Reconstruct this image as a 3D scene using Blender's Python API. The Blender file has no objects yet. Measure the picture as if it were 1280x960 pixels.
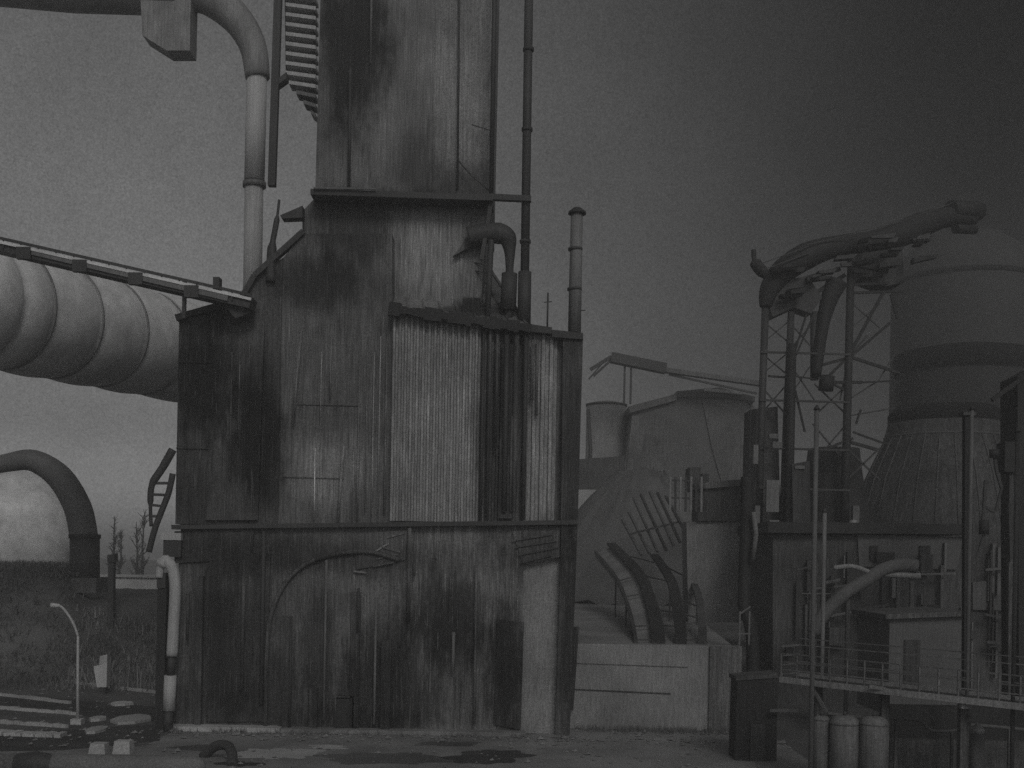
import bpy, math, random
from mathutils import Vector, Matrix
random.seed(7)
R = math.radians
scene = bpy.context.scene
col = scene.collection

# ---------------------------------------------------------------- camera geometry
F, CX, HY, CAMH, ROLL = 1400.0, 640.0, 700.0, 13.0, R(1.0)
cr, sr = math.cos(ROLL), math.sin(ROLL)
def P(px, py, D, z=None):
    """world point seen at photo pixel (px,py) at distance D (optionally with its height overridden)"""
    a, b = px - CX, HY - py
    u, v = a * cr - b * sr, a * sr + b * cr
    return Vector((u * D / F, D, CAMH + v * D / F if z is None else z))
def G(px, py, z=0.0):
    """ground point seen at pixel"""
    a, b = px - CX, HY - py
    v = a * sr + b * cr
    return P(px, py, F * (z - CAMH) / v)

# ---------------------------------------------------------------- materials
STAINS_GLOW = [  # soot, wash marks and a painted pale glow on the boiler house: pixel centre, half sizes, strength (negative = paler)
 (250,470,44,80,.72),(322,545,38,95,.75),(236,600,40,70,.35),(278,800,45,110,.5),(290,690,90,36,.4),(560,775,48,66,.6),
 (634,845,24,85,.6),(676,694,52,40,.5),(440,275,56,56,.5),(395,350,70,34,.55),(520,865,90,56,.35),(616,560,24,130,.5),
 (432,20,52,130,.68),(520,190,40,52,.4),(585,215,44,34,.5),(490,236,120,16,.45),(714,560,18,140,.35),(598,384,46,18,.6),
 (345,880,40,66,.45),(478,860,60,70,.5),(360,690,70,24,.4),(520,800,80,30,.3),(400,830,26,80,.45),(300,760,18,60,-.3),(230,780,10,90,-.25),(570,700,80,18,.25),(450,900,90,16,.4),(250,900,60,40,.3),(714,800,16,130,.5),(450,700,70,22,.35),(640,470,18,60,.4),
 (400,590,58,42,-.55),(520,300,62,44,-.4),(556,470,60,120,-.12),(430,760,60,66,-.28),(690,480,22,60,-.2),(590,690,56,50,-.3),  # first entry paints the pale glow into the wall colour
 (560,110,44,90,-.25),(470,140,30,60,-.15),(680,860,30,70,-.15),(570,930,60,20,-.3),(250,560,30,40,-.2),(470,560,26,80,-.2)]
def stain_glow_group():
    g = bpy.data.node_groups.new('wall_stains_glow', 'ShaderNodeTree')
    g.interface.new_socket('Factor', in_out='OUTPUT', socket_type='NodeSocketFloat')
    N, L = g.nodes, g.links
    geo = N.new('ShaderNodeNewGeometry'); out = N.new('NodeGroupOutput')
    nz = N.new('ShaderNodeTexNoise'); nz.inputs['Scale'].default_value = .45; nz.inputs['Detail'].default_value = 5; nz.inputs['Roughness'].default_value = .7
    mp = N.new('ShaderNodeMapping'); mp.inputs['Scale'].default_value = (1.6, 1.6, .6)
    L.new(geo.outputs['Position'], mp.inputs['Vector']); L.new(mp.outputs['Vector'], nz.inputs['Vector'])
    acc = None
    for px, py, rx, ry, k in STAINS_GLOW:
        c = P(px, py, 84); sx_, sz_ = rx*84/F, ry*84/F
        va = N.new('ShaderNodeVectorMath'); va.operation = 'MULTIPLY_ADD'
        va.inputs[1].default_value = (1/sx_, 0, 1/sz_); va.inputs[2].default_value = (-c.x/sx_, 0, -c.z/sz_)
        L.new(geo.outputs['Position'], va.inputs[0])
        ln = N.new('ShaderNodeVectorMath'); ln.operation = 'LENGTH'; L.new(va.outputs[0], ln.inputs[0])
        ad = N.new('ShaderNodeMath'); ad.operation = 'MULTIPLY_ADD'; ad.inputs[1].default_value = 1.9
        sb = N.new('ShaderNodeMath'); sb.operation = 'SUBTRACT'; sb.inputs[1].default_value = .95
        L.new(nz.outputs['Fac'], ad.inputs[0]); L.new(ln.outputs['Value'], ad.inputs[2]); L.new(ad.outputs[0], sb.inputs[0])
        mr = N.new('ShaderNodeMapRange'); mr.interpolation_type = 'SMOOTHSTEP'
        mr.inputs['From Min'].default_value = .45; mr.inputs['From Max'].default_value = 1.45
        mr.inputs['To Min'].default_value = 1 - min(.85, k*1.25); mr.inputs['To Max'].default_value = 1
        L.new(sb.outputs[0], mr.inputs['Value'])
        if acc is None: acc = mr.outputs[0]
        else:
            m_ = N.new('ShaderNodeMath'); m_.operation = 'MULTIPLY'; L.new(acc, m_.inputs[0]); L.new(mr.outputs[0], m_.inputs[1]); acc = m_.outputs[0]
    L.new(acc, out.inputs[0])
    return g
SG = stain_glow_group()
def mat(name, base, streak=.25, blotch=.35, grain=.3, scratch=.0, rough=.85, metal=0.0, bump=.15,
        sx=5.0, sz=.22, gs=9.0, bs=.16, emit=None, stain_glow=False):
    m = bpy.data.materials.new(name); m.use_nodes = True
    nt = m.node_tree; N = nt.nodes; L = nt.links
    bs_ = N['Principled BSDF']
    geo = N.new('ShaderNodeNewGeometry')
    def noise(scale, vecscale=None, detail=3, rough_=.6):
        t = N.new('ShaderNodeTexNoise'); t.inputs['Scale'].default_value = scale
        t.inputs['Detail'].default_value = detail; t.inputs['Roughness'].default_value = rough_
        if vecscale:
            mp = N.new('ShaderNodeMapping'); mp.inputs['Scale'].default_value = vecscale
            L.new(geo.outputs['Position'], mp.inputs['Vector']); L.new(mp.outputs['Vector'], t.inputs['Vector'])
        else:
            L.new(geo.outputs['Position'], t.inputs['Vector'])
        return t.outputs['Fac']
    def mth(op, a, b=None, c=None, clamp=False):
        n = N.new('ShaderNodeMath'); n.operation = op; n.use_clamp = clamp
        for i, x in enumerate((a, b, c)):
            if x is None: continue
            if isinstance(x, (int, float)): n.inputs[i].default_value = x
            else: L.new(x, n.inputs[i])
        return n.outputs[0]
    st = noise(1.0, (sx, sx, sz), 4, .65)
    bl = noise(bs, None, 4, .62)
    gr = noise(gs, None, 2, .7)
    acc = mth('MULTIPLY_ADD', mth('SUBTRACT', st, .5), streak * 4.0, 1.0)
    acc2 = mth('MULTIPLY_ADD', mth('SUBTRACT', bl, .5), blotch * 4.5, 1.0)
    acc3 = mth('MULTIPLY_ADD', mth('SUBTRACT', gr, .5), grain * 4.2, 1.0)
    val = mth('MULTIPLY', mth('MAXIMUM', acc, .25), mth('MAXIMUM', acc2, .22))
    val = mth('MULTIPLY', val, mth('MAXIMUM', acc3, .3))
    val = mth('MULTIPLY', val, base)
    st2 = noise(1.0, (sx*3.2, sx*3.2, sz*2.2), 2, .6)
    val = mth('MULTIPLY', val, mth('MAXIMUM', mth('MULTIPLY_ADD', mth('SUBTRACT', st2, .5), streak * 4.2, 1.0), .3))
    if stain_glow:
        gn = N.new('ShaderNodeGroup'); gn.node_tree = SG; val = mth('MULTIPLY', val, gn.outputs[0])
    if scratch:
        sc_ = noise(1.0, (11.0, 11.0, .4), 2, .5)
        pick = mth('MULTIPLY', mth('GREATER_THAN', sc_, .66), scratch)
        val = mth('ADD', val, mth('MULTIPLY', pick, gr))
    val = mth('MINIMUM', mth('MAXIMUM', val, .006), .85)
    L.new(val, bs_.inputs['Base Color'])
    bs_.inputs['Roughness'].default_value = rough
    bs_.inputs['Metallic'].default_value = metal
    bs_.inputs['Specular IOR Level'].default_value = .25
    if bump:
        b = N.new('ShaderNodeBump'); b.inputs['Strength'].default_value = bump; b.inputs['Distance'].default_value = .12
        L.new(mth('ADD', st, mth('MULTIPLY', gr, .5)), b.inputs['Height']); L.new(b.outputs['Normal'], bs_.inputs['Normal'])
    return m

M = {
 'tar':      mat('tarred_cladding', .075, .40, .40, .40, .08, stain_glow=True),
 'soot':     mat('sooty_brickwork', .11, .40, .38, .40, .10, stain_glow=True),
 'sheet':    mat('weathered_sheeting', .145, .52, .34, .40, .16, stain_glow=True),
 'rib':      mat('pale_ribbed_sheeting', .25, .34, .30, .36, .12, sx=3.0, stain_glow=True),
 'tower':    mat('tower_render', .15, .34, .34, .42, .08, stain_glow=True),
 'tower2':   mat('pale_tower_render', .185, .28, .30, .40, .06, stain_glow=True),
 'iron':     mat('dark_iron', .050, .2, .3, .3, 0, rough=.6),
 'steel':    mat('grey_steel', .14, .2, .3, .3, 0, rough=.6),
 'silver':   mat('faded_silver_paint', .62, .10, .26, .20, 0, rough=.7, bump=.04, sx=.5, sz=.5, bs=.28),
 'palepipe': mat('pale_pipe_paint', .38, .15, .2, .2, 0, rough=.6),
 'greypipe': mat('grey_pipe_paint', .20, .25, .34, .26, 0, rough=.7, bs=.3),
 'domed':    mat('domed_tank_paint', .15, .25, .3, .3, 0, rough=.7, bs=.6),
 'concrete': mat('pale_concrete', .225, .22, .34, .34, .03, sz=.5),
 'slab':     mat('stained_slab', .19, .10, .34, .34, 0, sz=5.0, bs=.22),
 'kerb':     mat('chalky_kerb', .36, .1, .3, .3, 0, sz=5.0),
 'ground':   mat('cindery_ground', .10, .10, .42, .40, 0, sz=5.0, bs=.11),
 'ash':      mat('ash_bed', .045, .1, .4, .4, 0, sz=5.0, bs=.3),
 'heap':     mat('slag_heap', .12, .2, .35, .34, 0, bs=.12),
 'hill':     mat('dim_hillside', .09, .1, .3, .2, 0, bs=.03),
 'black':    mat('sooted_iron', .030, .2, .3, .3, 0, rough=.7),
 'dimtank':  mat('dull_tank_paint', .05, .45, .42, .36, 0, sx=1.6, sz=.12),
 'sooted': mat('sooted_rim', .010, .2, .3, .3, 0, rough=.95),
 'reed':     mat('dry_reed', .20, .1, .4, .3, 0),
 'gasholder': mat('dull_gasholder_paint', .040, .14, .2, .26, 0),
 'dimsky':   mat('grey_gasholder_paint', .11, .14, .2, .26, 0),
 'scrub':    mat('dry_scrub', .12, .1, .4, .3, 0),
 'white':    mat('off_white_paint', .48, .12, .2, .2, 0),
}

# ---------------------------------------------------------------- mesh helpers
ROOT = {}
class MB:
    def __init__(s): s.v, s.f, s.sm = [], [], []
    def _add(s, vs, fs, smooth=False):
        o = len(s.v); s.v += [Vector(x) for x in vs]
        s.f += [tuple(o + i for i in f) for f in fs]; s.sm += [smooth] * len(fs)
        return s
    def hexa(s, a, b):      # two quads (bottom loop a, top loop b)
        return s._add(list(a) + list(b), [(3,2,1,0),(4,5,6,7),(0,1,5,4),(1,2,6,5),(2,3,7,6),(3,0,4,7)])
    def box(s, x0, x1, y0, y1, z0, z1):
        return s.hexa([(x0,y0,z0),(x1,y0,z0),(x1,y1,z0),(x0,y1,z0)], [(x0,y0,z1),(x1,y0,z1),(x1,y1,z1),(x0,y1,z1)])
    def bar(s, p, q, w, h=None):
        p, q = Vector(p), Vector(q); h = h or w
        d = (q - p).normalized(); up = Vector((0,0,1)) if abs(d.z) < .9 else Vector((0,1,0))
        a = d.cross(up).normalized() * w / 2; b = a.normalized().cross(d) * h / 2
        return s.hexa([p-a-b, p+a-b, p+a+b, p-a+b], [q-a-b, q+a-b, q+a+b, q-a+b])
    def prism(s, pts, y0, y1):      # pts: (x,z) loop
        n = len(pts)
        vs = [(x, y0, z) for x, z in pts] + [(x, y1, z) for x, z in pts]
        fs = [tuple(range(n)), tuple(range(2*n-1, n-1, -1))] + [(i, i+n, (i+1) % n + n, (i+1) % n) for i in range(n)]
        return s._add(vs, fs)
    def pix(s, pts, D, depth, zb=None):  # photo outline given its own distance and thickness
        w = [P(a, b, D) for a, b in pts]
        return s.prism([(p.x, p.z if not (zb is not None and p.z < zb + 1.2) else zb) for p in w], D, D + depth)
    def pbox(s, x0, y0, x1, y1, D, depth, zb=None):
        ym, xm = (y0 + y1) / 2, (x0 + x1) / 2
        return s.box(P(x0, ym, D).x, P(x1, ym, D).x, D, D + depth, P(xm, y1, D).z if zb is None else zb, P(xm, y0, D).z)
    def tube(s, pts, r, n=14, cap=True):
        pts = [Vector(p) for p in pts]; k = len(pts)
        rs = [r] * k if isinstance(r, (int, float)) else list(r)
        if len(rs) != k: rs = [rs[min(int(i*len(rs)/k), len(rs)-1)] for i in range(k)]
        rings, prev = [], None
        for i, p in enumerate(pts):
            d = (pts[min(i+1, k-1)] - pts[max(i-1, 0)]).normalized()
            if prev is None:
                a = d.cross(Vector((0, 1, 0)) if abs(d.y) < .9 else Vector((1, 0, 0))).normalized()
            else:
                a = (prev - d * prev.dot(d)).normalized()
            prev = a; b = d.cross(a)
            rings.append([p + (a * math.cos(t) + b * math.sin(t)) * rs[i] for t in [2*math.pi*j/n for j in range(n)]])
        o = len(s.v); s.v += [v for ring in rings for v in ring]
        for i in range(k - 1):
            for j in range(n):
                s.f.append((o+i*n+j, o+i*n+(j+1) % n, o+(i+1)*n+(j+1) % n, o+(i+1)*n+j)); s.sm.append(True)
        if cap:
            s.f.append(tuple(o + j for j in range(n-1, -1, -1))); s.sm.append(False)
            s.f.append(tuple(o + (k-1)*n + j for j in range(n))); s.sm.append(False)
        return s
    def lathe(s, c, prof, n=48):
        o = len(s.v)
        for r, z in prof:
            s.v += [Vector((c[0] + r*math.cos(2*math.pi*j/n), c[1] + r*math.sin(2*math.pi*j/n), z)) for j in range(n)]
        for i in range(len(prof)-1):
            for j in range(n):
                s.f.append((o+i*n+j, o+i*n+(j+1) % n, o+(i+1)*n+(j+1) % n, o+(i+1)*n+j)); s.sm.append(True)
        s.f.append(tuple(o + (len(prof)-1)*n + j for j in range(n))); s.sm.append(False)
        s.f.append(tuple(o + j for j in range(n-1, -1, -1))); s.sm.append(False)
        return s
    def build(s, name, m, parent=None, loc=None):
        if parent is not None: loc = ROOT[parent]
        elif loc is None:
            zs = min(v.z for v in s.v); lo = [v for v in s.v if v.z < zs + .5]
            loc = Vector((sum(v.x for v in lo)/len(lo), sum(v.y for v in lo)/len(lo), zs))
        me = bpy.data.meshes.new(name)
        me.from_pydata([tuple(v - loc) for v in s.v], [], s.f); me.update()
        me.polygons.foreach_set('use_smooth', s.sm)
        me.materials.append(M[m] if isinstance(m, str) else m)
        o = bpy.data.objects.new(name, me); col.objects.link(o)
        if parent is not None: o.parent = parent
        else: o.location = loc
        ROOT[o] = Vector(loc)
        import bmesh
        bm = bmesh.new(); bm.from_mesh(me); bmesh.ops.recalc_face_normals(bm, faces=bm.faces); bm.to_mesh(me); bm.free()
        return o
def tag(o, label=None, cat=None, group=None, kind=None):
    if label: o['label'] = label
    if cat: o['category'] = cat
    if group: o['group'] = group
    if kind: o['kind'] = kind
    return o
def thing(name, label, cat, loc, group=None):
    o = bpy.data.objects.new(name, None); col.objects.link(o); o.location = loc; o.empty_display_size = .5
    ROOT[o] = Vector(loc)
    return tag(o, label, cat, group)
def arc(c, r, a0, a1, n, ax=Vector((1,0,0)), az=Vector((0,0,1))):
    c = Vector(c)
    return [c + ax*r*math.cos(a0+(a1-a0)*i/n) + az*r*math.sin(a0+(a1-a0)*i/n) for i in range(n+1)]
def smooth(pts, k=5):
    """Catmull-Rom through points"""
    pts = [Vector(p) for p in pts]; out = []
    for i in range(len(pts)-1):
        p0, p1, p2, p3 = pts[max(i-1,0)], pts[i], pts[i+1], pts[min(i+2, len(pts)-1)]
        for j in range(k):
            t = j / k
            out.append(.5*((2*p1) + (p2-p0)*t + (2*p0-5*p1+4*p2-p3)*t*t + (3*p1-p0-3*p2+p3)*t**3))
    out.append(pts[-1]); return out
def lerpr(rs, k=5):
    out = []
    for i in range(len(rs)-1):
        out += [rs[i] + (rs[i+1]-rs[i])*j/k for j in range(k)]
    return out + [rs[-1]]
def s_(D): return D / F      # metres per photo pixel at a distance

# ================================================================ THE SETTING
# ground: one sheet to the horizon, gently uneven beyond the yard
g = MB()
xs = [-760,-500,-350,-200,-150] + list(range(-120, 121, 6)) + [150,200,350,500,760]
ys = [-200,-60,0,40] + list(range(60, 301, 6)) + [340,400,520,640,760]
for y in ys:
    for x in xs:
        z = 0.0
        if y > 130: z = random.uniform(-.35, .35) * min(1, (y-130)/40)
        g.v.append(Vector((x, y, z)))
nx = len(xs)
for j in range(len(ys)-1):
    for i in range(nx-1):
        g.f.append((j*nx+i, j*nx+i+1, (j+1)*nx+i+1, (j+1)*nx+i)); g.sm.append(True)
tag(g.build('ground', 'ground', loc=Vector((0,0,0))), kind='structure')

def sheet(name, pts, m, z=.006):
    b = MB(); w = [Vector((p.x, p.y, z)) for p in pts]
    b._add(w, [tuple(range(len(w)))])
    return tag(b.build(name, m, loc=Vector((0,0,0))), kind='structure')
sheet('yard_pavement', [Vector((-70,50,0)), Vector((20,50,0)), Vector((20,82.9,0)), Vector((-24.6,82.9,0)), Vector((-24.6,75.4,0)), Vector((-70,73.9,0))], 'slab', .006)
# rolling land behind
def ridge(name, D, x0, x1, h, seed, m='hill', n=60, thick=160):
    rnd = random.Random(seed); b = MB()
    ph = [rnd.uniform(0, 6.3) for _ in range(4)]
    top = []
    for i in range(n+1):
        x = x0 + (x1-x0)*i/n; t = i/n
        top.append((x, h*(.7 + .2*math.sin(t*5+ph[0]) + .1*math.sin(t*13+ph[1]) + .05*math.sin(t*37+ph[2]))*math.sin(math.pi*min(max(t,.02),.98))**.35))
    for x, z in top: b.v += [Vector((x, D-thick*.5, -1)), Vector((x, D, z)), Vector((x, D+thick, -1))]
    for i in range(n):
        for k in (0, 1):
            b.f.append((i*3+k, i*3+k+1, i*3+k+4, i*3+k+3)); b.sm.append(True)
    return tag(b.build(name, m, loc=Vector((0, D, 0))), kind='structure')
ridge('hills', 660, -700, 700, 12, 3, n=120, thick=140)
ridge('hills', 560, 40, 420, 24, 8, thick=140)

# scrubby embankment at left
def bank_z(x, y):
    px = 640 + F*x/y
    t = min(1, max(0, (px-86)/16)); t = t*t*(3-2*t)
    e = min(1, max(0, (232-px)/14)) if px > 218 else 1
    top = (11.2*(1-t) + 8.0*t) * e
    q = min(1, max(0, (y-110)/17)); q = q*q*(3-2*q)
    r_ = 1 - min(1, max(0, (y-178)/14))
    return top*q*r_
b = MB(); rnd = random.Random(2)
bx = [-100 + i*1.2 for i in range(66)]; by = [108 + i*1.6 for i in range(54)]
for y in by:
    for x in bx: b.v.append(Vector((x, y, bank_z(x,y) - .25 + rnd.uniform(-.14,.14)*min(1, bank_z(x,y)))))
for j in range(len(by)-1):
    for i in range(len(bx)-1):
        b.f.append((j*66+i, j*66+i+1, (j+1)*66+i+1, (j+1)*66+i)); b.sm.append(True)
tag(b.build('embankment', 'ground', loc=Vector((-55,140,0))), kind='structure')

# raised terrace behind the retaining wall (right of the boiler house)
tx0, tx1 = P(712, 800, 88).x, P(922, 800, 88).x
b = MB(); b.hexa([(tx0,88,-.4),(tx1,88,-.4),(tx1+9,190,-.4),(tx0-3,190,-.4)], [(tx0,88,6.3),(tx1,88,6.3),(tx1+9,190,7.2),(tx0-3,190,7.2)])
tag(b.build('terrace', 'concrete'), kind='structure')

# ================================================================ BOILER HOUSE
BH = thing('boiler_house', 'huge soot-dark boiler house with ribbed front wall and tower rising out of frame', 'factory building', P(465, 920, 84, 0))
def part(name, m, build, parent=None):
    b = MB(); build(b); return b.build(name, m, parent or BH)
# heavy base storey
part('base_wall', 'soot', lambda b: b.pix([(226,658),(512,656),(504,930),(212,930)], 83.6, 26, 0))
part('base_wall', 'sheet', lambda b: b.pix([(512,656),(655,655),(650,930),(504,930)], 83.75, 26, 0))
part('base_wall', 'concrete', lambda b: b.pix([(655,655),(704,655),(699,940),(649,940)], 84.3, 25, 0))
part('string_course', 'iron', lambda b: b.pix([(214,656),(722,650),(722,655.5),(214,661.5)], 83.0, 1.2))
# tarred bays and recess in the base
part('tarred_panel', 'tar', lambda b: b.pix([(262,700),(338,690),(332,902),(258,902)], 83.38, .4))
part('tarred_panel', 'tar', lambda b: b.pix([(218,664),(318,662),(314,698),(218,704)], 83.40, .4))
part('tarred_panel', 'tar', lambda b: b.pix([(622,775),(655,778),(651,912),(617,905)], 83.50, .5))
# arched bay framed by a raised rib
def archrib(b):
    pts = [P(332,900,83.3,0.05), P(334,800,83.3), P(346,748,83.3), P(372,712,83.3), P(412,694,83.3), P(460,690,83.3), P(500,700,83.3)]
    b.tube(smooth(pts, 6), .16, 8)
part('arch_rib', 'soot', archrib)
def buttress(x0, x1, y0, m='soot', D=82.9, d=.9): part('buttress', m, lambda b: b.pbox(x0, y0, x1, 925, D, d, 0))
buttress(386, 396, 860, 'sheet', 83.1, .5); buttress(350, 362, 770, 'tar', 83.1, .5); buttress(476, 488, 800, 'soot', 83.1, .5)
buttress(438, 449, 740, 'tar', 83.2, .4); buttress(244, 252, 720, 'soot', 83.1, .5)
part('base_slab', 'kerb', lambda b: b.box(P(206,920,83).x, P(352,920,83).x, 82.2, 83.55, 0, .35))
part('base_slab', 'slab', lambda b: b.box(P(352,920,83).x+.01, P(656,920,83).x, 82.5, 83.7, 0, .28))
# louvred canopy strokes
cn = part('canopy', 'soot', lambda b: b.pix([(440,668),(510,662),(506,700),(446,712)], 83.45, .3))
for k, (xa, ya, xb, yb) in enumerate([(442,714,458,716),(466,708,492,703),(470,699,498,693),(468,690,486,679),(478,684,500,690),(484,672,506,666)]):
    part('canopy_slat', 'concrete' if k in (0, 3) else 'sheet', lambda b: b.bar(P(xa,ya,83.4), P(xb,yb,83.4), .10, .12), cn)
cn2 = part('canopy', 'sheet', lambda b: b.pix([(640,664),(700,659),(700,696),(654,706)], 83.6, .8))
for xa, ya, xb, yb in [(640,676,690,668),(644,684,696,676),(648,694,698,684),(650,704,690,694)]:
    part('canopy_slat', 'sheet', lambda b: b.bar(P(xa,ya,83.5), P(xb,yb,83.5), .08, .1), cn2)
# doorways, windows and service pipes low on the wall
for x, y, w, h, nm in [(420,874,20,44,'door')]:
    d = part(nm, 'black', lambda b: b.pbox(x, y, x+w, 919, 83.3, .35, .3))
    part('door_frame', 'soot', lambda b: (b.pbox(x-2, y-2, x, 919, 83.2, .3, .3), b.pbox(x+w, y-2, x+w+2, 919, 83.2, .3, .3), b.pbox(x-2, y-4, x+w+2, y-2, 83.2, .3)), d)
for x0, yt, yb, r in [(305,700,860,.13),(330,664,880,.16),(408,700,900,.1),(448,735,790,.09),(512,660,780,.14),(518,700,720,.1),(567,790,840,.12),(596,700,905,.12),(470,760,905,.1),(364,770,915,.1),(235,735,800,.1)]:
    part('service_pipe', random.choice(['sheet','iron','soot','steel']), lambda b: b.tube([P(x0,yt,83.1), P(x0-(yb-yt)*.017,yb,83.1)], r, 8))

# main upper body
part('wing_wall', 'tar', lambda b: b.pix([(224,400),(262,388),(302,376),(318,346),(354,322),(348,655),(219,655)], 84.4, 24))
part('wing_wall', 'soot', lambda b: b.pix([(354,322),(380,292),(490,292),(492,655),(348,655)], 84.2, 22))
part('upper_body', 'sheet', lambda b: b.pix([(378,400),(378,264),(398,243),(614,250),(607,290),(600,400),(490,400)], 86.0, 11))
part('sheeting_panel', 'tar', lambda b: b.pix([(268,420),(330,412),(322,650),(256,650)], 84.05, .4))
part('wall_rib', 'sheet', lambda b: b.tube([P(377,408,83.7), P(366,530,83.7)], .1, 8))
part('wall_rib', 'sheet', lambda b: b.tube([P(430,556,83.7), P(422,652,83.7)], .1, 8))
for x0, yt, yb in [(442,560,650),(450,430,652),(460,420,640),(468,440,652),(476,420,652),(484,430,640),(402,440,560),(414,420,500),(312,430,520),(300,440,560),(290,440,600),(394,560,650)]:
    part('wall_rib', random.choice(['sheet','tar','rib']), lambda b: b.tube([P(x0,yt,83.85), P(x0-(yb-yt)*.018,yb,83.85)], random.uniform(.035,.07), 6))
for y, xa, xb, D_ in ((452,222,280,84.33),(560,220,300,84.33),(505,372,450,84.13),(596,354,430,84.13)):
    part('sheet_lap', random.choice(['soot','tar']), lambda b: b.bar(P(xa,y,D_), P(xb,y+2,D_), .08, .07))
# eaves trim on the wing roof
part('roof', 'iron', lambda b: (b.bar(P(221,398,84.2), P(302,375,84.2), .7, .45), b.bar(P(302,375,84.2), P(319,345,84.2), .7, .4), b.bar(P(319,345,84.2), P(380,290,84.2), .7, .4)))
# hall: lean-to roof and ribbed wall
def leanroof(b):
    a = [P(488,385,83.2), P(664,410,83.2), P(612,332,97), P(488,324,97)]
    b.hexa([p - Vector((0,0,.35)) for p in a], a)
rf = part('roof', 'sheet', leanroof)
for i in range(9):
    t = i/8
    part('roof_seam', 'soot', lambda b: b.bar(P(488,385,83.2).lerp(P(660,410,83.2), t)+Vector((0,0,.08)), P(488,324,97).lerp(P(608,332,97), t)+Vector((0,0,.08)), .14, .16), rf)
def gutter(b):
    a, c = P(486,386,82.9), P(664,411,82.9)
    for i in range(24):
        t0, t1 = i/24, (i+1)/24
        b.bar(a.lerp(c,t0), a.lerp(c,t1), .55, random.uniform(.45,1.0))
part('eaves', 'black', gutter)
def ribs(b, x0, x1, yt0, yt1, yb, D, pitch=.44, d=.24):
    A, B = P(x0, yt0, D), P(x1, yt1, D); zb = P((x0+x1)/2, yb, D).z
    n = int((B.x - A.x)/pitch); pr = []
    for i in range(n):
        for q, dy in ((0,0),(.36,0),(.5,d),(.86,d)):
            pr.append((A.x + (i+q)*pitch, D+dy))
    k = len(pr); vs = []
    for x, y in pr: vs.append((x, y, zb))
    for x, y in pr: vs.append((x, y, A.z + (B.z-A.z)*(x-A.x)/(B.x-A.x)))
    b._add(vs, [(i, i+1, i+1+k, i+k) for i in range(k-1)])
part('ribbed_wall', 'rib', lambda b: ribs(b, 492, 606, 386, 402, 652, 83.5))
part('ribbed_wall', 'sheet', lambda b: ribs(b, 606, 656, 402, 410, 652, 83.7, .5))
part('ribbed_wall', 'rib', lambda b: ribs(b, 657, 704, 416, 419, 652, 83.6, .62))
part('hall_wall', 'soot', lambda b: b.pix([(490,388),(664,412),(657,655),(486,655)], 84.0, 22))
part('hall_wall', 'soot', lambda b: b.pix([(664,414),(706,420),(702,655),(657,655)], 84.1, 22))
part('corner_column', 'tar', lambda b: b.pix([(704,416),(729,420),(722,655),(701,655)], 83.2, 22))
part('corner_column', 'tar', lambda b: b.pix([(702,655),(722,655),(712,930),(694,930)], 83.3, 22, 0))
part('roof', 'iron', lambda b: (b.pix([(656,404),(690,409),(690,417),(656,414)], 83.0, 20), b.pix([(690,412),(729,416),(729,424),(690,421)], 82.9, 20)))
part('lintel_beam', 'tar', lambda b: b.pix([(628,430),(650,430),(640,648),(622,648)], 83.3, .35))
for x0, yt, yb, r in [(613,410,650,.12),(622,412,560,.1),(634,415,640,.2),(646,416,640,.2),(666,425,500,.12),(672,425,520,.1),(605,408,650,.1),(640,520,640,.1),(658,418,650,.16)]:
    part('service_pipe', random.choice(['iron','soot','tar']), lambda b: b.tube([P(x0,yt,83.2), P(x0-(yb-yt)*.018,yb,83.2)], r, 8))
# tower going up out of the frame
part('tower_wall', 'tower', lambda b: b.pix([(404,-130),(545,-130),(540,248),(394,243)], 87.0, 15))
part('tower_wall', 'tower2', lambda b: b.pix([(545,-130),(622,-130),(614,250),(540,248)], 87.15, 14.8))
part('downpipe', 'iron', lambda b: b.tube([P(438,85,86.5), P(436,240,86.5)], .12, 8))
part('downpipe', 'steel', lambda b: b.tube([P(466,-100,86.4), P(463,80,86.4)], .1, 8))
part('downpipe', 'iron', lambda b: b.tube([P(575,-100,86.6), P(572,238,86.6)], .08, 8))
part('stay_cable', 'iron', lambda b: b.tube([P(572,200,86.5), P(590,220,86.2), P(614,240,85.6)], .06, 6))
part('stay_cable', 'iron', lambda b: b.tube([P(590,156,86.4), P(613,163,85.8)], .04, 6))
# platform with its brackets
pf = part('platform', 'iron', lambda b: b.pix([(388,236),(616,243),(616,250.5),(388,243)], 84.0, 3.0))
part('platform_beam', 'iron', lambda b: b.bar(P(600,246,84.4), P(664,249,84.4), .5, .42), pf)
part('platform_edge', 'steel', lambda b: b.bar(P(392,235,83.8), P(470,236,83.8), .12, .12), pf)
part('bracket', 'iron', lambda b: b.pix([(350,269),(378,257),(378,272),(352,273)], 84.5, 1.0))
part('bracket', 'iron', lambda b: b.bar(P(602,325,84.6), P(614,252,84.6), .3))
part('hopper_chute', 'tar', lambda b: b.pix([(614,254),(604,300),(566,320),(586,296),(600,272)], 85.3, .6))
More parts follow.
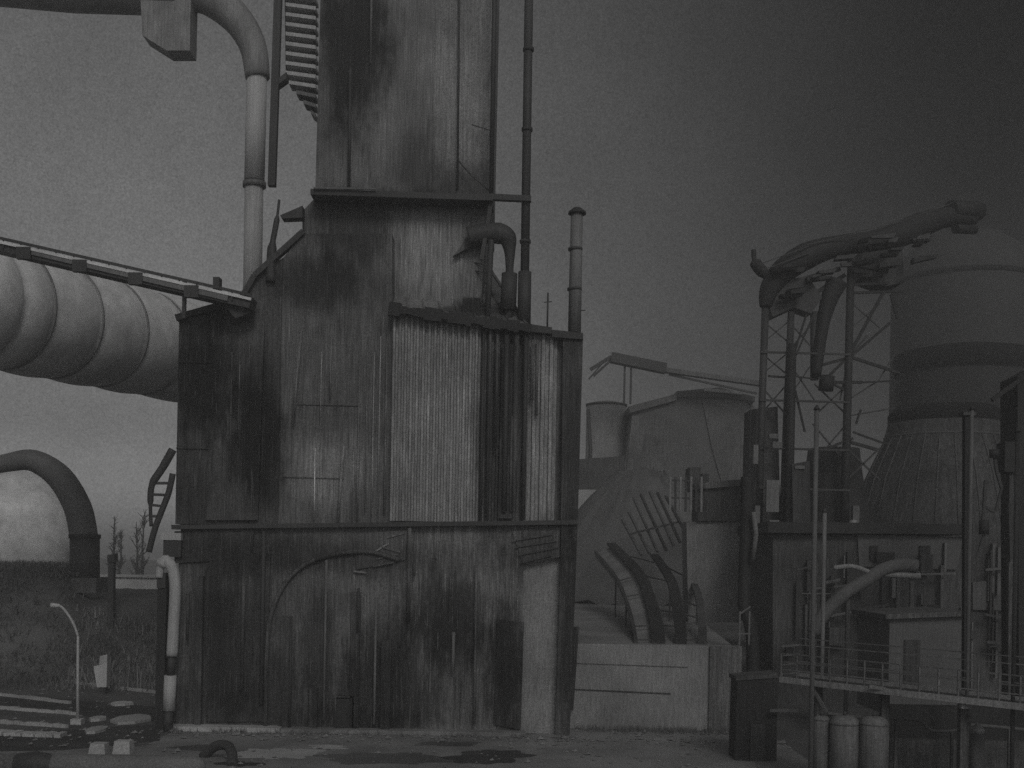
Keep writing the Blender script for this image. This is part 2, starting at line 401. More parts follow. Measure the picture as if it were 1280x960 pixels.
# gooseneck pipe on the roof
gp = [P(585,296,85), P(606,292,85), P(624,292,85), P(634,298,85), P(637,312,85), P(637,335,85), P(636,400,85)]
part('gooseneck_pipe', 'iron', lambda b: b.tube(smooth(gp), lerpr([.75,.75,.8,.72,.45,.3,.28]), 14))
part('pipe_collar', 'iron', lambda b: b.tube([P(637,342,85), P(635,388,85)], .6, 12))
part('roof_post', 'iron', lambda b: b.tube([P(614,300,84.6), P(609,400,84.6)], .22, 8))
def roofrail(b):
    b.bar(P(545,318,89), P(602,330,85.5), .08); b.bar(P(552,330,89), P(610,342,85), .08)
    for a, c in ((572,321),(586,325),(598,338)): b.bar(P(a,c,87), P(a-1,c+30,87), .09)
part('roof_railing', 'iron', roofrail)
part('roof_vent', 'tar', lambda b: b.pbox(578, 372, 600, 400, 84.2, 1.5))
part('roof_vent', 'tar', lambda b: b.pbox(560, 352, 585, 372, 88, 2))
part('roof_aerial', 'iron', lambda b: (b.tube([P(685,366,86), P(684,412,86)], .07, 6), b.bar(P(680,378,86), P(690,377,86), .07)))
part('roof_aerial', 'iron', lambda b: (b.tube([P(726,372,86), P(725,418,86)], .06, 6), b.bar(P(725,388,86), P(732,388,86), .08)))

# ================================================================ THINGS ON AND ROUND THE BOILER HOUSE
t = thing('flue_pipe', 'long straight dark flue pipe rising past the right end of the platform', 'pipe', P(654,408,84.8))
MB().tube([P(663,-130,84.8), P(655,410,84.8)], .33, 14).build('flue', 'iron', t)
for y in (60, 160, 300, 360): MB().tube([P(661.5-y*.0165,y,84.8), P(661.5-y*.0165,y+4,84.8)], .42, 14).build('flange', 'iron', t)
MB().tube([P(656,340,84.8), P(655,408,84.8)], .5, 14).build('sleeve', 'iron', t)

t = thing('standpipe', 'thin dark standpipe along the right edge of the tower', 'pipe', P(613,246,84.7))
MB().tube([P(620,-130,84.7), P(614,246,84.7)], .17, 8).build('pipe', 'iron', t)
for y in (80, 163): MB().bar(P(619-y*.02,y,84.7), P(617-y*.02,y+1,87.1), .12).build('wall_bracket', 'iron', t)

t = thing('chimney', 'slim grey chimney pipe with a conical rain cap on the roof corner', 'chimney', P(717,416,86))
MB().tube([P(721,268,86), P(718,416,86)], [.46,.5], 16).build('shaft', 'steel', t)
c = P(721.5, 266, 86); sc = s_(86)
MB().lathe((c.x, c.y), [(.70,c.z-.1),(.66,c.z+.08),(.3,c.z+.36),(.04,c.z+.46)], 20).build('rain_cap', 'black', t)
for y in (310, 360): MB().tube([P(720-(y-268)*.02,y,86), P(720-(y-268)*.02,y+3,86)], .56, 14).build('band', 'iron', t)

t = thing('guide_post', 'dark square post left of the tower beside the hanging stair', 'post', P(340,235,84.5))
MB().bar(P(352,-130,84.5), P(340,233,84.5), .55).build('post', 'iron', t)
MB().pix([(344,100),(358,90),(358,98),(344,108)], 84.3, .9).build('cleat', 'iron', t)
t = tag(MB().tube(smooth([P(349,250,84.5), P(346,275,84.3), P(340,310,84.2), P(338,352,84.2)]), [.1]*5+[.22]*5+[.36]*6, 10).build('vent_pipe', 'iron'), 'short dark vent pipe on the stepped roof below the hanging stair post', 'pipe')

# stair hanging on the tower
t = thing('hanging_stair', 'steep stair with pale treads between the post and the tower', 'stair', P(388,140,87))
MB().pix([(355,-60),(396,-60),(392,142),(384,132),(372,108),(357,92)], 87.6, .3).build('soffit', 'iron', t)
MB().bar(P(394,-60,86.8), P(391,138,86.8), .14, .3).build('stringer', 'iron', t)
for i in range(16):
    y = -46 + i*12.2; x0 = 357 if y < 95 else 357 + (y-95)*.75
    MB().pix([(x0,y),(394.5,y+5),(394.5,y+9.5),(x0,y+4.5)], 86.2, 1.3).build('tread', 'palepipe' if y < 110 else 'steel', t)

# ladder curving down the left wall
t = thing('cage_ladder', 'curved dark ladder hugging the left wall of the boiler house', 'ladder', P(196,690,84.2))
MB().tube(smooth([P(216,562,84.2), P(203,585,84.2), P(190,606,84.2), P(188,632,84.2), P(189,658,84.2)]), [.32]*4+[.30]*4+[.24]*4+[.14]*5, 10).build('stile', 'iron', t)
MB().tube(smooth([P(216,592,84.2), P(211,615,84.2), P(204,634,84.2), P(194,660,84.2), P(186,690,84.2)]), .24, 8).build('stile', 'iron', t)
for a, c, d, e in ((192,604,213,604),(189,618,210,619),(188,631,205,633),(188,645,200,646)):
    MB().bar(P(a,c,84.2), P(d,e,84.2), .2).build('rung', 'iron', t)
t = thing('junction_box', 'small pale box on a dark bracket at the left foot of the ladder', 'box', P(214,690,83))
MB().pbox(201,666,226,675,82.9,.9).build('lid', 'palepipe', t)
MB().pbox(204,675,226,696,83.0,.8).build('case', 'iron', t)

# vent pipe at the building's corner with a dark post
t = thing('vent_pipe', 'tall pale vent pipe with a hooked top beside a dark post', 'pipe', P(210,918,82,0))
MB().tube(smooth([P(199,722,82), P(201,708,82), P(208,702,82), P(216,712,82), P(219,735,82), P(217,780,82), P(215,820,82)]), [.30]*6+[.5]*5+[.42]*20, 12).build('pipe', 'palepipe', t)
MB().tube([P(215,820,82), P(213,844,82)], .3, 10).build('joint', 'iron', t)
MB().tube([P(213,844,82), P(211,888,82)], .45, 12).build('pipe', 'palepipe', t)
MB().tube([P(211,888,82), P(210,919,82,0)], .34, 10).build('foot', 'iron', t)
t = thing('buttress_post', 'broad black post standing left of the pale vent pipe', 'post', P(200,920,82,0))
MB().pix([(197,735),(208,735),(204,925),(193,925)], 82.0, .9, 0).build('shaft', 'black', t)
MB().pbox(196,716,207,735,81.9,1.0).build('cap', 'iron', t)

# gallery conveyor crossing to the wing roof
t = thing('conveyor_gallery', 'sloping conveyor gallery running from the left edge to the wing roof', 'conveyor', P(231,398,83))
D = 82.5
MB().bar(P(-60,296,D), P(316,382,D), 1.6, .75).build('belt_trough', 'iron', t)
MB().bar(P(-60,284,D-.9), P(314,369,D-.9), .14, .2).build('handrail', 'iron', t)
MB().bar(P(-60,289,D-.95), P(314,374,D-.95), .1, .2).build('pale_conduit', 'silver', t)
MB().bar(P(40,314,D-.9), P(285,372,D-.9), .1, .5).build('side_plate', 'steel', t)
for x in range(-40, 300, 22):
    y = 284+ (x+60)*.2273
    MB().bar(P(x,y,D-.9), P(x,y+12,D-.9), .09).build('baluster', 'iron', t)
for x in range(20, 300, 70):
    y = 296 + (x+60)*.2287
    MB().pbox(x, y-6, x+18, y+9, D-1.05, .4).build('motor_box', 'iron', t)
MB().pbox(266,346,274,362,D-.6,.8).build('signal_box', 'iron', t)
MB().bar(P(231,352,D), P(230,398,D), .26).build('hanger_post', 'iron', t)
MB().pix([(268,366),(316,372),(310,392),(294,398),(284,386)], D-.2, 1.5).build('tail_chute', 'iron', t)

# great ringed duct
t = thing('ringed_duct', 'broad pale ringed gas duct passing behind the conveyor gallery', 'duct', P(120,480,105))
A, B = P(-70, 366, 90), P(250, 446, 126); rad = 5.3
def qof(px): return min((i/400 for i in range(401)), key=lambda k: abs((lambda w: 640 + F*w.x/w.y)(A.lerp(B,k)) - px))
qs = [0] + [qof(x) for x in (-40, 0, 62, 122, 176)] + [1.0]
pp, rr_ = [], []
for u, w_ in zip(qs[:-1], qs[1:]):
    for k in range(10): pp.append(A.lerp(B, u + (w_-u)*k/10)); rr_.append(rad - .12 + .34*math.sin(math.pi*k/10)**.7)
pp.append(B); rr_.append(rad)
MB().tube(pp, rr_, 48).build('shell', 'silver', t)
for px in (-40, 20, 82, 142, 196):
    q = min((i/400 for i in range(401)), key=lambda k: abs((lambda w: 640 + F*w.x/w.y)(A.lerp(B,k)) - (px - 20)))
    c = A.lerp(B, q); d = (B-A).normalized()
    MB().tube([c - d*.10, c + d*.10], rad + .05, 48).build('ring_seam', 'greypipe', t)
for px, dx in ((-20,.5),(60,.4),(115,.6)):
    q = min((i/400 for i in range(401)), key=lambda k: abs((lambda w: 640 + F*w.x/w.y)(A.lerp(B,k)) - px))
    c = A.lerp(B, q) - Vector((0, .9*rad*.55, .9*rad*.72)); d = (B-A).normalized()
    MB().tube([c - d*1.6, c, c + d*1.6], [.5,.95,.5], 12).build('drain_pocket', 'steel', t)

# overhead gas main, upper left
t = thing('overhead_main', 'great pale overhead main at upper left bending down beside the hanging stair', 'pipe', P(316,356,112))
D = 112
MB().tube([P(-90,-42,D), P(90,-26,D), P(225,-22,D)], 3.1, 32).build('duct', 'greypipe', t)
el = smooth([P(222,-20,D), P(262,-4,D), P(296,24,D), P(316,58,D), P(322,98,D)])
MB().tube(el, lerpr([2.4,1.8,1.55,1.35,1.2]), 24).build('elbow', 'greypipe', t)
MB().tube([P(321,96,D), P(318,226,D)], 1.0, 24).build('riser', 'palepipe', t)
MB().tube([P(318,228,D), P(318,234,D)], 1.15, 24).build('flange', 'steel', t)
MB().tube([P(317.5,234,D), P(315,400,D)], .92, 24).build('riser', 'palepipe', t)
MB().pix([(174,-30),(239,-30),(237,63),(208,63),(178,44)], D-1.6, 2.4).build('hanging_chute', 'greypipe', t)

# ================================================================ LEFT YARD
D = 127
t = thing('gooseneck_main', 'large gooseneck pipe curving into a dark collar at the left edge', 'pipe', P(106,724,D))
MB().tube(smooth([P(-150,760,D), P(-146,690,D), P(-118,640,D), P(-70,606,D), P(-20,586,D), P(12,578,D), P(42,576,D), P(74,596,D), P(97,634,D), P(105,672,D)]), lerpr([1.3,1.2,1.0,.9,.92,1.05,1.25,1.45,1.52,1.54]), 24).build('bend', 'steel', t)
MB().tube([P(106,670,D), P(106,730,D)], 1.62, 24).build('collar', 'iron', t)
MB().tube([P(106,668,D), P(106,673,D)], 1.74, 24).build('flange', 'black', t)
MB().box(P(85,724,D).x, P(128,724,D).x, D-1.9, D+1.9, 8.5, P(106,722,D).z).build('footing', 'soot', t)

t = thing('low_shed', 'pale low shed behind the scrub left of the boiler house', 'shed', P(145,750,166,7))
MB().pix([(98,721),(204,723),(204,760),(98,758)], 166, 6, 7.0).build('wall', 'white', t)
MB().pix([(94,718),(207,720),(207,722.5),(94,720.5)], 165.6, 6.8).build('roof', 'palepipe', t)

c = P(20, 588, 172); k = 74*s_(172)
t = thing('sky_cover_dome', 'pale gas holder dome added to cover the dark low sky inside the gooseneck arch', 'gas holder', Vector((c.x, c.y, 7)))  # dome added to hide the dim horizon sky behind the arch
zt = c.z
MB().lathe((c.x,c.y), [(k,7)] + [(k*math.cos(a), zt-k*.95+k*.95*math.sin(a)) for a in [math.pi/2*j/10 for j in range(10)]] + [(.05,zt)], 48).build('dome', 'silver', t)
t = thing('gate_post', 'stout dark post in front of the pale low shed', 'post', P(138,800,120,3))
MB().pix([(135,700),(142,698),(141,800),(134,800)], 120, .7).build('shaft', 'iron', t)
MB().pix([(134,694),(143,692),(143,702),(134,702)], 119.8, 1.1).build('cap', 'iron', t)

def bare_tree(px, ytop, D, label, seed):
    rnd = random.Random(seed); base = P(px, 720, D, 0)
    t = thing('bare_tree', label, 'tree', base, 'leafless trees left of the boiler house')
    top = P(px+1, ytop, D)
    trunk = [base.lerp(top, k/6) + Vector((rnd.uniform(-.25,.25),0,0)) for k in range(7)]
    MB().tube(trunk, [.42,.36,.32,.27,.2,.14,.06], 7).build('trunk', 'iron', t)
    cb = MB()
    for k in range(26):
        q = rnd.uniform(.3, .97); p = base.lerp(top, q); L_ = (1.1-q)*rnd.uniform(3,6)
        a = rnd.uniform(0, 6.28); e = p + Vector((math.cos(a)*L_*.5, math.sin(a)*L_*.5, L_*rnd.uniform(.5,1)))
        cb.tube([p, p.lerp(e,.55)+Vector((0,0,-.15)), e], [.12,.09,.04], 5)
        for _ in range(3):
            w = p.lerp(e, rnd.uniform(.4,1)); u = w + Vector((rnd.uniform(-1,1), rnd.uniform(-1,1), rnd.uniform(.2,1.3)))
            cb.tube([w, u], [.06,.03], 4)
    cb.build('branches', 'iron', t)
bare_tree(142, 645, 240, 'leftmost tallest leafless tree above the pale low shed', 1)
bare_tree(150, 662, 250, 'short leafless tree close right of the tallest one', 2)
bare_tree(171, 652, 240, 'leafless tree left of the ladder, with its twin to the right', 3)
bare_tree(179, 640, 245, 'leafless tree nearest the ladder on the left wall', 4)

# scrub and dry reeds: uncountable
rnd = random.Random(5)
def blade(b, p, h, w, lean):
    top = p + Vector((lean[0], lean[1], h)); m_ = p.lerp(top, .55) + Vector((lean[0]*-.1, 0, h*.06))
    a = rnd.uniform(0, 3.14); o = Vector((math.cos(a), math.sin(a), 0))*w
    b._add([p-o, p+o, m_+o*.7, m_-o*.7, top], [(0,1,2,3),(3,2,4)])
b = MB(); c_ = MB()
for k in range(2600):
    D_ = rnd.uniform(105, 150); px = rnd.uniform(-60, 214)
    p = P(px, 800, D_, 0); p.z = bank_z(p.x, p.y) - .2
    right = px > 90
    if right and p.z > 6.3: continue
    if D_ < 109 and rnd.random() < .6: continue
    hh = rnd.uniform(.4, 1.2) if right else rnd.uniform(.3, .9)
    if right and rnd.random() < .14 and p.z < 5.0: hh *= 2.4
    for _ in range(rnd.randint(4, 9)):
        q = p + Vector((rnd.gauss(0,.5), rnd.gauss(0,.5), 0))
        blade(c_ if right and rnd.random() < .4 else b, q, hh*rnd.uniform(.6,1.3), rnd.uniform(.03,.09), (rnd.gauss(0,.3), rnd.gauss(0,.3)))
tag(b.build('scrub', 'scrub', loc=Vector((-40,150,0))), 'dark dry scrub covering the bank at left', 'scrub', kind='stuff')
tag(c_.build('reeds', 'reed', loc=Vector((-40,130,0))), 'pale dry reeds on the bank below the low shed', 'reeds', kind='stuff')

# lamp post with a drooping arm
base = G(97, 905)
t = thing('lamp_post', 'thin pale lamp post with drooping arm on the dark basins at left', 'lamp post', base)
D = base.y
MB().tube([base, P(97.5,795,D)], [.13,.1], 8).build('pole', 'palepipe', t)
MB().tube(smooth([P(97.5,795,D), P(92,780,D), P(82,764,D), P(74,757,D), P(66,756,D)]), .1, 8).build('arm', 'palepipe', t)
MB().tube([P(75,757,D), P(64,757,D)], [.12,.22], 10).build('lamp_head', 'white', t)
MB().box(base.x-.4, base.x+.4, D-.4, D+.4, 0, .4).build('footing', 'kerb', t)

# ash basins between pale kerbs
kl = [((-30,840),(205,868),'farthest pale kerb across the ash basins behind the lamp post'),
      ((-30,866),(88,880),'second pale kerb from the back of the ash basins'),
      ((-30,884),(98,894),'middle pale kerb of the ash basins, ending at the lamp post foot'),
      ((-30,902),(84,910),'second pale kerb from the front of the ash basins'),
      ((-30,917),(80,921),'nearest broad pale kerb of the ash basins')]
for i, ((xa,ya),(xb,yb),lab) in enumerate(kl):
    b = MB(); p, q = G(xa,ya), G(xb,yb); n = 14
    for k in range(n):
        u, v = p.lerp(q, k/n), p.lerp(q, (k+.97)/n); h = .26 + random.uniform(-.05,.05)
        b.bar(u + Vector((0,random.uniform(-.1,.1),h/2)), v + Vector((0,0,h/2)), .3 + (.9 if i==4 else 0) , h)
    tag(b.build('kerb_wall', 'kerb'), lab, 'kerb', 'pale kerbs of the ash basins')
sheet('ash_basin', [G(-30,864), G(200,884), G(200,903), G(-30,884)], 'ash', .008)
sheet('ash_basin', [G(-30,920), G(200,905), G(200,926), G(80,938), G(-30,940)], 'ash', .008)
for k, (px, py, wx, wy, lab) in enumerate([(152,881,14,.9,'thin pale slab farthest back on the ash right of the lamp post'),(122,900,10,.9,'narrow pale slab on the ash just right of the lamp post foot'),(165,901,22,2.0,'broad pale slab on the ash beside the black post'),(120,914,12,1.3,'pale slab on the ash right in front of the lamp post')]):
    p = G(px, py); w = wx*s_(p.y)
    bb = MB(); n = 7
    loop = [(p.x + w*math.cos(a)*random.uniform(.85,1.1), p.y + wy*1.2*math.sin(a)*random.uniform(.85,1.1)) for a in [2*math.pi*j/n for j in range(n)]]
    bb._add([(x,y,0) for x,y in loop] + [(x,y,.22) for x,y in loop], [tuple(range(n)), tuple(range(2*n-1,n-1,-1))] + [(j,(j+1)%n,(j+1)%n+n,j+n) for j in range(n)])
    tag(bb.build('broken_slab', 'kerb'), lab, 'slab', 'broken slabs on the ash')
for x0, x1, y0, y1, lab in ((110,131,930,943,'left one of two pale concrete blocks behind the ground pipe'),(140,162,927,943,'right one of two pale concrete blocks behind the ground pipe')):
    p = G((x0+x1)/2, y1); w = (x1-x0)*s_(p.y); h = (y1-y0)*s_(p.y)
    b = MB(); b.hexa([(p.x-w/2,p.y,0),(p.x+w/2,p.y,0),(p.x+w/2,p.y+1,0),(p.x-w/2,p.y+1,0)], [(p.x-w/2+.1,p.y+.1,h),(p.x+w/2-.06,p.y+.06,h),(p.x+w/2-.06,p.y+.9,h),(p.x-w/2+.1,p.y+.9,h)])
    tag(b.build('concrete_block', 'kerb'), lab, 'block', 'concrete blocks by the ground pipe')
# white notice box on a leg
base = G(127, 868); D = base.y
t = thing('meter_cabinet', 'small white cabinet standing on the waste ground right of the lamp post', 'cabinet', base)
MB().pix([(117,833),(134,829),(133,859),(121,859)], D, .9).build('case', 'white', t)
MB().pix([(125,820),(134,818),(134,829),(124,831)], D+.1, .7).build('hood', 'palepipe', t)
MB().box(base.x-.25, base.x+.25, D+.2, D+.7, 0, P(127,858,D).z).build('leg', 'iron', t)

# ground pipe along the bottom edge
p = P(60, 957, 65, .65); q = P(244, 957, 65, .65)
t = thing('ground_pipe', 'thick pale pipe lying along the bottom edge at left', 'pipe', Vector((p.x, p.y, 0)))
MB().tube([P(-60,957,65,.65), p], .6, 20).build('dark_length', 'soot', t)
MB().tube([p, q, q+Vector((.3,0,0)), q+Vector((.52,0,0)), q+Vector((.62,0,0))], [.65,.65,.55,.34,.05], 24).build('pale_length', 'slab', t)
MB().tube([P(14,957,64.95,.62), P(22,957,64.95,.66), P(44,957,64.95,.7), P(66,957,64.95,.66), P(74,957,64.95,.62)], [.3,.62,.74,.62,.3], 20).build('coupling', 'iron', t)
for x in (100, 170, 225):
    c = P(x, 957, 65, 0); MB().box(c.x-.2, c.x+.2, 64.4, 65.6, 0, .3).build('saddle', 'concrete', t)
c = P(272, 962, 70, .5)
t = tag(MB().tube(smooth([P(254,938,72,.02), P(270,936,71.5,.8), P(284,946,71,.9), P(290,958,70,.55), P(290,972,69,.0)]), .32, 12).build('hose_bend', 'iron'), 'dark pipe bend looping out of the pavement in front of the boiler house', 'pipe')
def patch(px, py, wx, wy, m, z, seed):
    rnd = random.Random(seed); c = G(px, py); ph = [rnd.uniform(0,6.3) for _ in range(5)]; pts = []
    for k in range(72):
        a = 2*math.pi*k/72; r = 1 + sum(.16/(n_+1)**.6*math.sin((n_*2+2)*a+ph[n_]) for n_ in range(5)) + rnd.uniform(-.05,.05)
        pts.append(Vector((c.x + wx*r*math.cos(a), c.y + wy*r*math.sin(a), 0)))
    sheet('pavement_patch', pts, m, z)
patch(345, 942, 2.6, 2.2, 'kerb', .012, 1); patch(610, 946, 2.6, 2.6, 'ash', .016, 2); patch(480, 948, 3.6, 2.4, 'ground', .012, 3)
patch(250, 935, 1.6, 1.3, 'ground', .016, 4); patch(410, 934, 1.4, .9, 'kerb', .018, 5); patch(560, 930, 2.4, .9, 'ground', .016, 6)
patch(300, 955, 1.4, .8, 'ash', .018, 7)
sheet('apron', [Vector((P(655,940,82).x,50,0)), Vector((P(925,940,70).x-1.5,50,0)), Vector((P(925,900,87).x,86.5,0)), Vector((P(700,900,87).x,86.5,0)), Vector((P(655,930,84).x,83.0,0))], 'concrete', .010)
# broken rubble and grit
rb = MB(); rnd = random.Random(21)
def rock(p, r):
    vs = [p + Vector((x*r*rnd.uniform(.6,1.2), y*r*rnd.uniform(.6,1.2), max(z,0)*r*rnd.uniform(.5,1.0))) for x,y,z in ((1,0,.3),(-1,0,.25),(0,1,.3),(0,-1,.3),(.4,.3,1),(.8,.8,.1),(-.7,-.6,.3))]
    rb._add(vs, [(0,5,4),(5,2,4),(2,1,4),(1,6,4),(6,3,4),(3,0,4),(0,3,6),(0,6,1),(0,1,2),(0,2,5)])
for _ in range(1300):
    u = rnd.random()
    if u < .45: p = Vector((rnd.uniform(-26,20), 82.4 - abs(rnd.gauss(0,1.6)), .012))
    elif u < .75: p = Vector((rnd.uniform(-38,22), rnd.uniform(66,82), .012))
    elif u < .85: p = Vector((rnd.uniform(5,17), 86.4 - abs(rnd.gauss(0,2.2)), .0))
    else: p = Vector((rnd.uniform(-46,-26), rnd.uniform(76,106), .0))
    rock(p, min(.5, abs(rnd.gauss(0,.10)) + .04))
tag(rb.build('rubble', 'slab', loc=Vector((-5,75,0))), 'scattered rubble and grit on the yard', 'rubble', kind='stuff')
wd = MB()
for _ in range(240):
    p = Vector((rnd.choice([rnd.uniform(-25,18), rnd.uniform(6,17)]), 0, .01)); p.y = 82.1 - abs(rnd.gauss(0,.5)) if p.x < 5 else 86.3 - abs(rnd.gauss(0,.6))
    for _k in range(7):
        top = p + Vector((rnd.gauss(0,.18), rnd.gauss(0,.18), rnd.uniform(.15,.6))); o = Vector((.03,0,0)); q = p + Vector((rnd.gauss(0,.08),rnd.gauss(0,.08),0))
        wd._add([q-o, q+o, top], [(0,1,2)])
tag(wd.build('weeds', 'scrub', loc=Vector((0,80,0))), 'straggling weeds along the foot of the walls', 'weeds', kind='stuff')

# ================================================================ MIDDLE DISTANCE
t = thing('retaining_wall', 'wide mottled concrete retaining wall right of the boiler house', 'wall', P(820,960,87,0))
MB().box(P(712,880,87).x, P(926,880,87).x, 87, 88, 0, P(815,806,87).z).build('wall', 'concrete', t)
MB().bar(P(708,861,86.95), P(838,867,86.95), .12, .07).build('ledge', 'iron', t)
MB().bar(P(720,829,86.97), P(860,834,86.97), .08, .05).build('ledge', 'soot', t)
MB().box(P(886,880,86.8).x, P(926,880,86.8).x, 86.7, 86.98, 0, P(905,808,86.8).z).build('pilaster', 'soot', t)
MB().pix([(703,784),(724,784),(716,925),(702,925)], 86.2, .7, 1.5).build('stained_pilaster', 'tar', t)

# curved gantry track
t = thing('curved_track', 'dark curving gantry track sweeping down onto the retaining wall', 'track', P(820,800,92,6.3))
r0 = [(744,690,150),(770,722,128),(783,752,112),(791,780,100),(795,804,92)]
r1 = [(764,680,150),(797,714,128),(812,748,112),(820,778,100),(823,804,92)]
r2 = [(818,694,138),(838,724,122),(846,754,108),(850,780,98),(851,804,92)]
r3 = [(862,716,132),(872,742,116),(876,764,106),(878,786,98),(878,804,92)]
T = [smooth([P(*x) for x in rr], 6) for rr in (r0, r1, r2, r3)]
for tr, w_, m in zip(T, (.3,1.15,1.0,.7), ('iron','black','black','tar')):
    b = MB()
    for k in range(len(tr)-1): b.bar(tr[k], tr[k+1] + (tr[k+1]-tr[k])*.04, w_, .35)
    b.build('rail', m, t)
for k in range(3, 25, 4):
    for u, v in ((0,1),(1,2),(2,3)):
        if (k + u) % 3: MB().bar(T[u][k]+Vector((0,0,.1)), T[v][k]+Vector((0,0,.1)), .16, .12).build('tie', 'iron', t)
for k in (6, 12, 18):
    for tr in T: MB().bar(tr[k]-Vector((0,0,.2)), Vector((tr[k].x, tr[k].y+.3, 6.2)), .16).build('trestle_leg', 'iron', t)
bd = MB()
for k in range(len(T[0])-1):
    u, v = T[0], T[1]
    dz = Vector((0,0,-.35)); bd.hexa([u[k]+dz*2, v[k]+dz*2, v[k+1]+dz*2, u[k+1]+dz*2], [u[k]+dz, v[k]+dz, v[k+1]+dz, u[k+1]+dz])
bd.build('deck', 'concrete', t)

# slag heap with furrows
b = MB(); rnd = random.Random(11)
c = P(800, 660, 178); n, rings = 64, 12
for i in range(rings+1):
    q = i/rings; r = 4 + q*17
    for j in range(n):
        a = 2*math.pi*j/n; z = 7 + (P(800,592,178).z-7)*(1-q**1.15)*(1+.03*math.sin(a*3))
        fur = .5*math.sin(a*26)*min(1,q*2)*(1-q)*2
        b.v.append(Vector((c.x + (r+fur)*math.cos(a)*.95, c.y + (r+fur)*math.sin(a), z + rnd.uniform(-.55,.55))))
for i in range(rings):
    for j in range(n):
        b.f.append((i*n+j, i*n+(j+1)%n, (i+1)*n+(j+1)%n, (i+1)*n+j)); b.sm.append(True)
b.f.append(tuple(range(n))); b.sm.append(False)
tag(b.build('slag_heap', 'heap'), 'pale flat-topped slag heap with scored flank beyond the curved track', 'heap')

t = thing('rail_stack', 'stack of dark rails leaning against the pale slag heap', 'rails', P(830,680,150,7))
for k, (xa, ya, xb, yb) in enumerate([(792,622,822,690),(801,618,833,688),(812,614,842,682),(822,616,850,678),(778,650,802,694),(832,620,856,664),(786,640,812,692)]):
    MB().bar(P(xa,ya,156), P(xb,yb,148), .32, .3).build('rail', 'iron' if k % 2 else 'soot', t)
MB().bar(P(786,668,150.5), P(850,652,150.5), .25).build('crossbar', 'iron', t)
t = thing('storehouse', 'square pale storehouse with a dark upper storey left of the black pipe', 'building', P(895,790,122,6.6))
MB().pix([(858,652),(930,652),(926,800),(860,800)], 122, 3.5, 6.6).build('wall', 'concrete', t)
MB().pix([(872,612),(938,606),(938,651),(872,651)], 121.5, 4).build('upper_storey', 'tar', t)
MB().pix([(868,604),(940,598),(940,606),(868,612)], 121, 5).build('roof', 'soot', t)
MB().pbox(862,584,876,606,124,3).build('roof_vent', 'tar', t)
MB().pbox(878,592,886,604,124,3).build('roof_vent', 'tar', t)
for k in range(7): MB().bar(P(838+k*6.5,596,120), P(838+k*6.5-.5,640,120), .22).build('stanchion', 'iron' if k%2 else 'concrete', t)
MB().bar(P(836,600,120), P(884,602,120), .18).build('rail', 'iron', t)
MB().bar(P(836,622,120), P(884,624,120), .18).build('rail', 'iron', t)

t = thing('coal_bunker', 'bulky tapering coal bunker beneath the far conveyor', 'bunker', P(860,650,205,7))
MB().pix([(792,506),(846,494),(938,497),(906,604),(900,800),(776,800),(778,600)], 205, 16, 7).build('body', 'dimsky', t)
MB().pix([(878,500),(936,500),(902,602),(890,560)], 204.6, .8).build('pale_panel', 'heap', t)
MB().pix([(936,498),(952,520),(936,604),(906,606)], 205.5, 14).build('side_wall', 'soot', t)
MB().pix([(786,508),(846,492),(846,500),(788,516)], 204, 17).build('roof', 'soot', t)
MB().pix([(846,489),(900,484),(944,496),(944,502),(900,496),(846,496)], 204, 17).build('roof', 'iron', t)
MB().pix([(790,520),(838,516),(832,590),(782,600)], 204.6, .8).build('stained_panel', 'soot', t)
MB().bar(P(880,487,203.5), P(928,492,203.5), .7, .5).build('ridge_flashing', 'palepipe', t)

t = thing('far_conveyor', 'dark far conveyor sloping over the coal bunker roof', 'conveyor', P(785,500,200))
MB().bar(P(764,447,200), P(832,461,200), 2.2, 1.7).build('head_gallery', 'iron', t)
MB().bar(P(832,463,200), P(952,480,200), 1.6, .8).build('belt', 'soot', t)
MB().bar(P(836,468,200), P(946,492,200), .4, .35).build('lower_chord', 'iron', t)
for a, c, d, e, w in ((764,446,738,462,.6),(764,450,742,470,.4),(758,448,736,474,.25)): MB().bar(P(a,c,200), P(d,e,200), w).build('head_chute', 'iron', t)
for x in (781, 789): MB().bar(P(x,456,200), P(x-1,505,200), .35).build('trestle_leg', 'iron', t)

c = P(758, 506, 214); r = 25*s_(214)
t = thing('storage_tank', 'pale round storage tank between the boiler house and the coal bunker', 'tank', Vector((c.x, c.y, 0)))
MB().lathe((c.x,c.y), [(r,0),(r,c.z),(r*.6,c.z+.5)], 36).build('shell', 'concrete', t)
MB().lathe((c.x,c.y), [(r+.15,c.z-.3),(r+.15,c.z+.05)], 36).build('rim', 'iron', t)
MB().tube([P(735,512,205), P(738,560,205), P(736,620,205)], .35, 8).build('riser', 'iron', t)
t = thing('brick_outbuilding', 'low dark outbuilding beside the corner of the boiler house', 'shed', P(750,612,190,7))
MB().pix([(724,574),(780,570),(784,612),(724,612)], 190, 10).build('upper_wall', 'tar', t)
MB().pix([(722,612),(762,612),(752,660),(722,700)], 188, 10, 7).build('gable_wall', 'kerb', t)

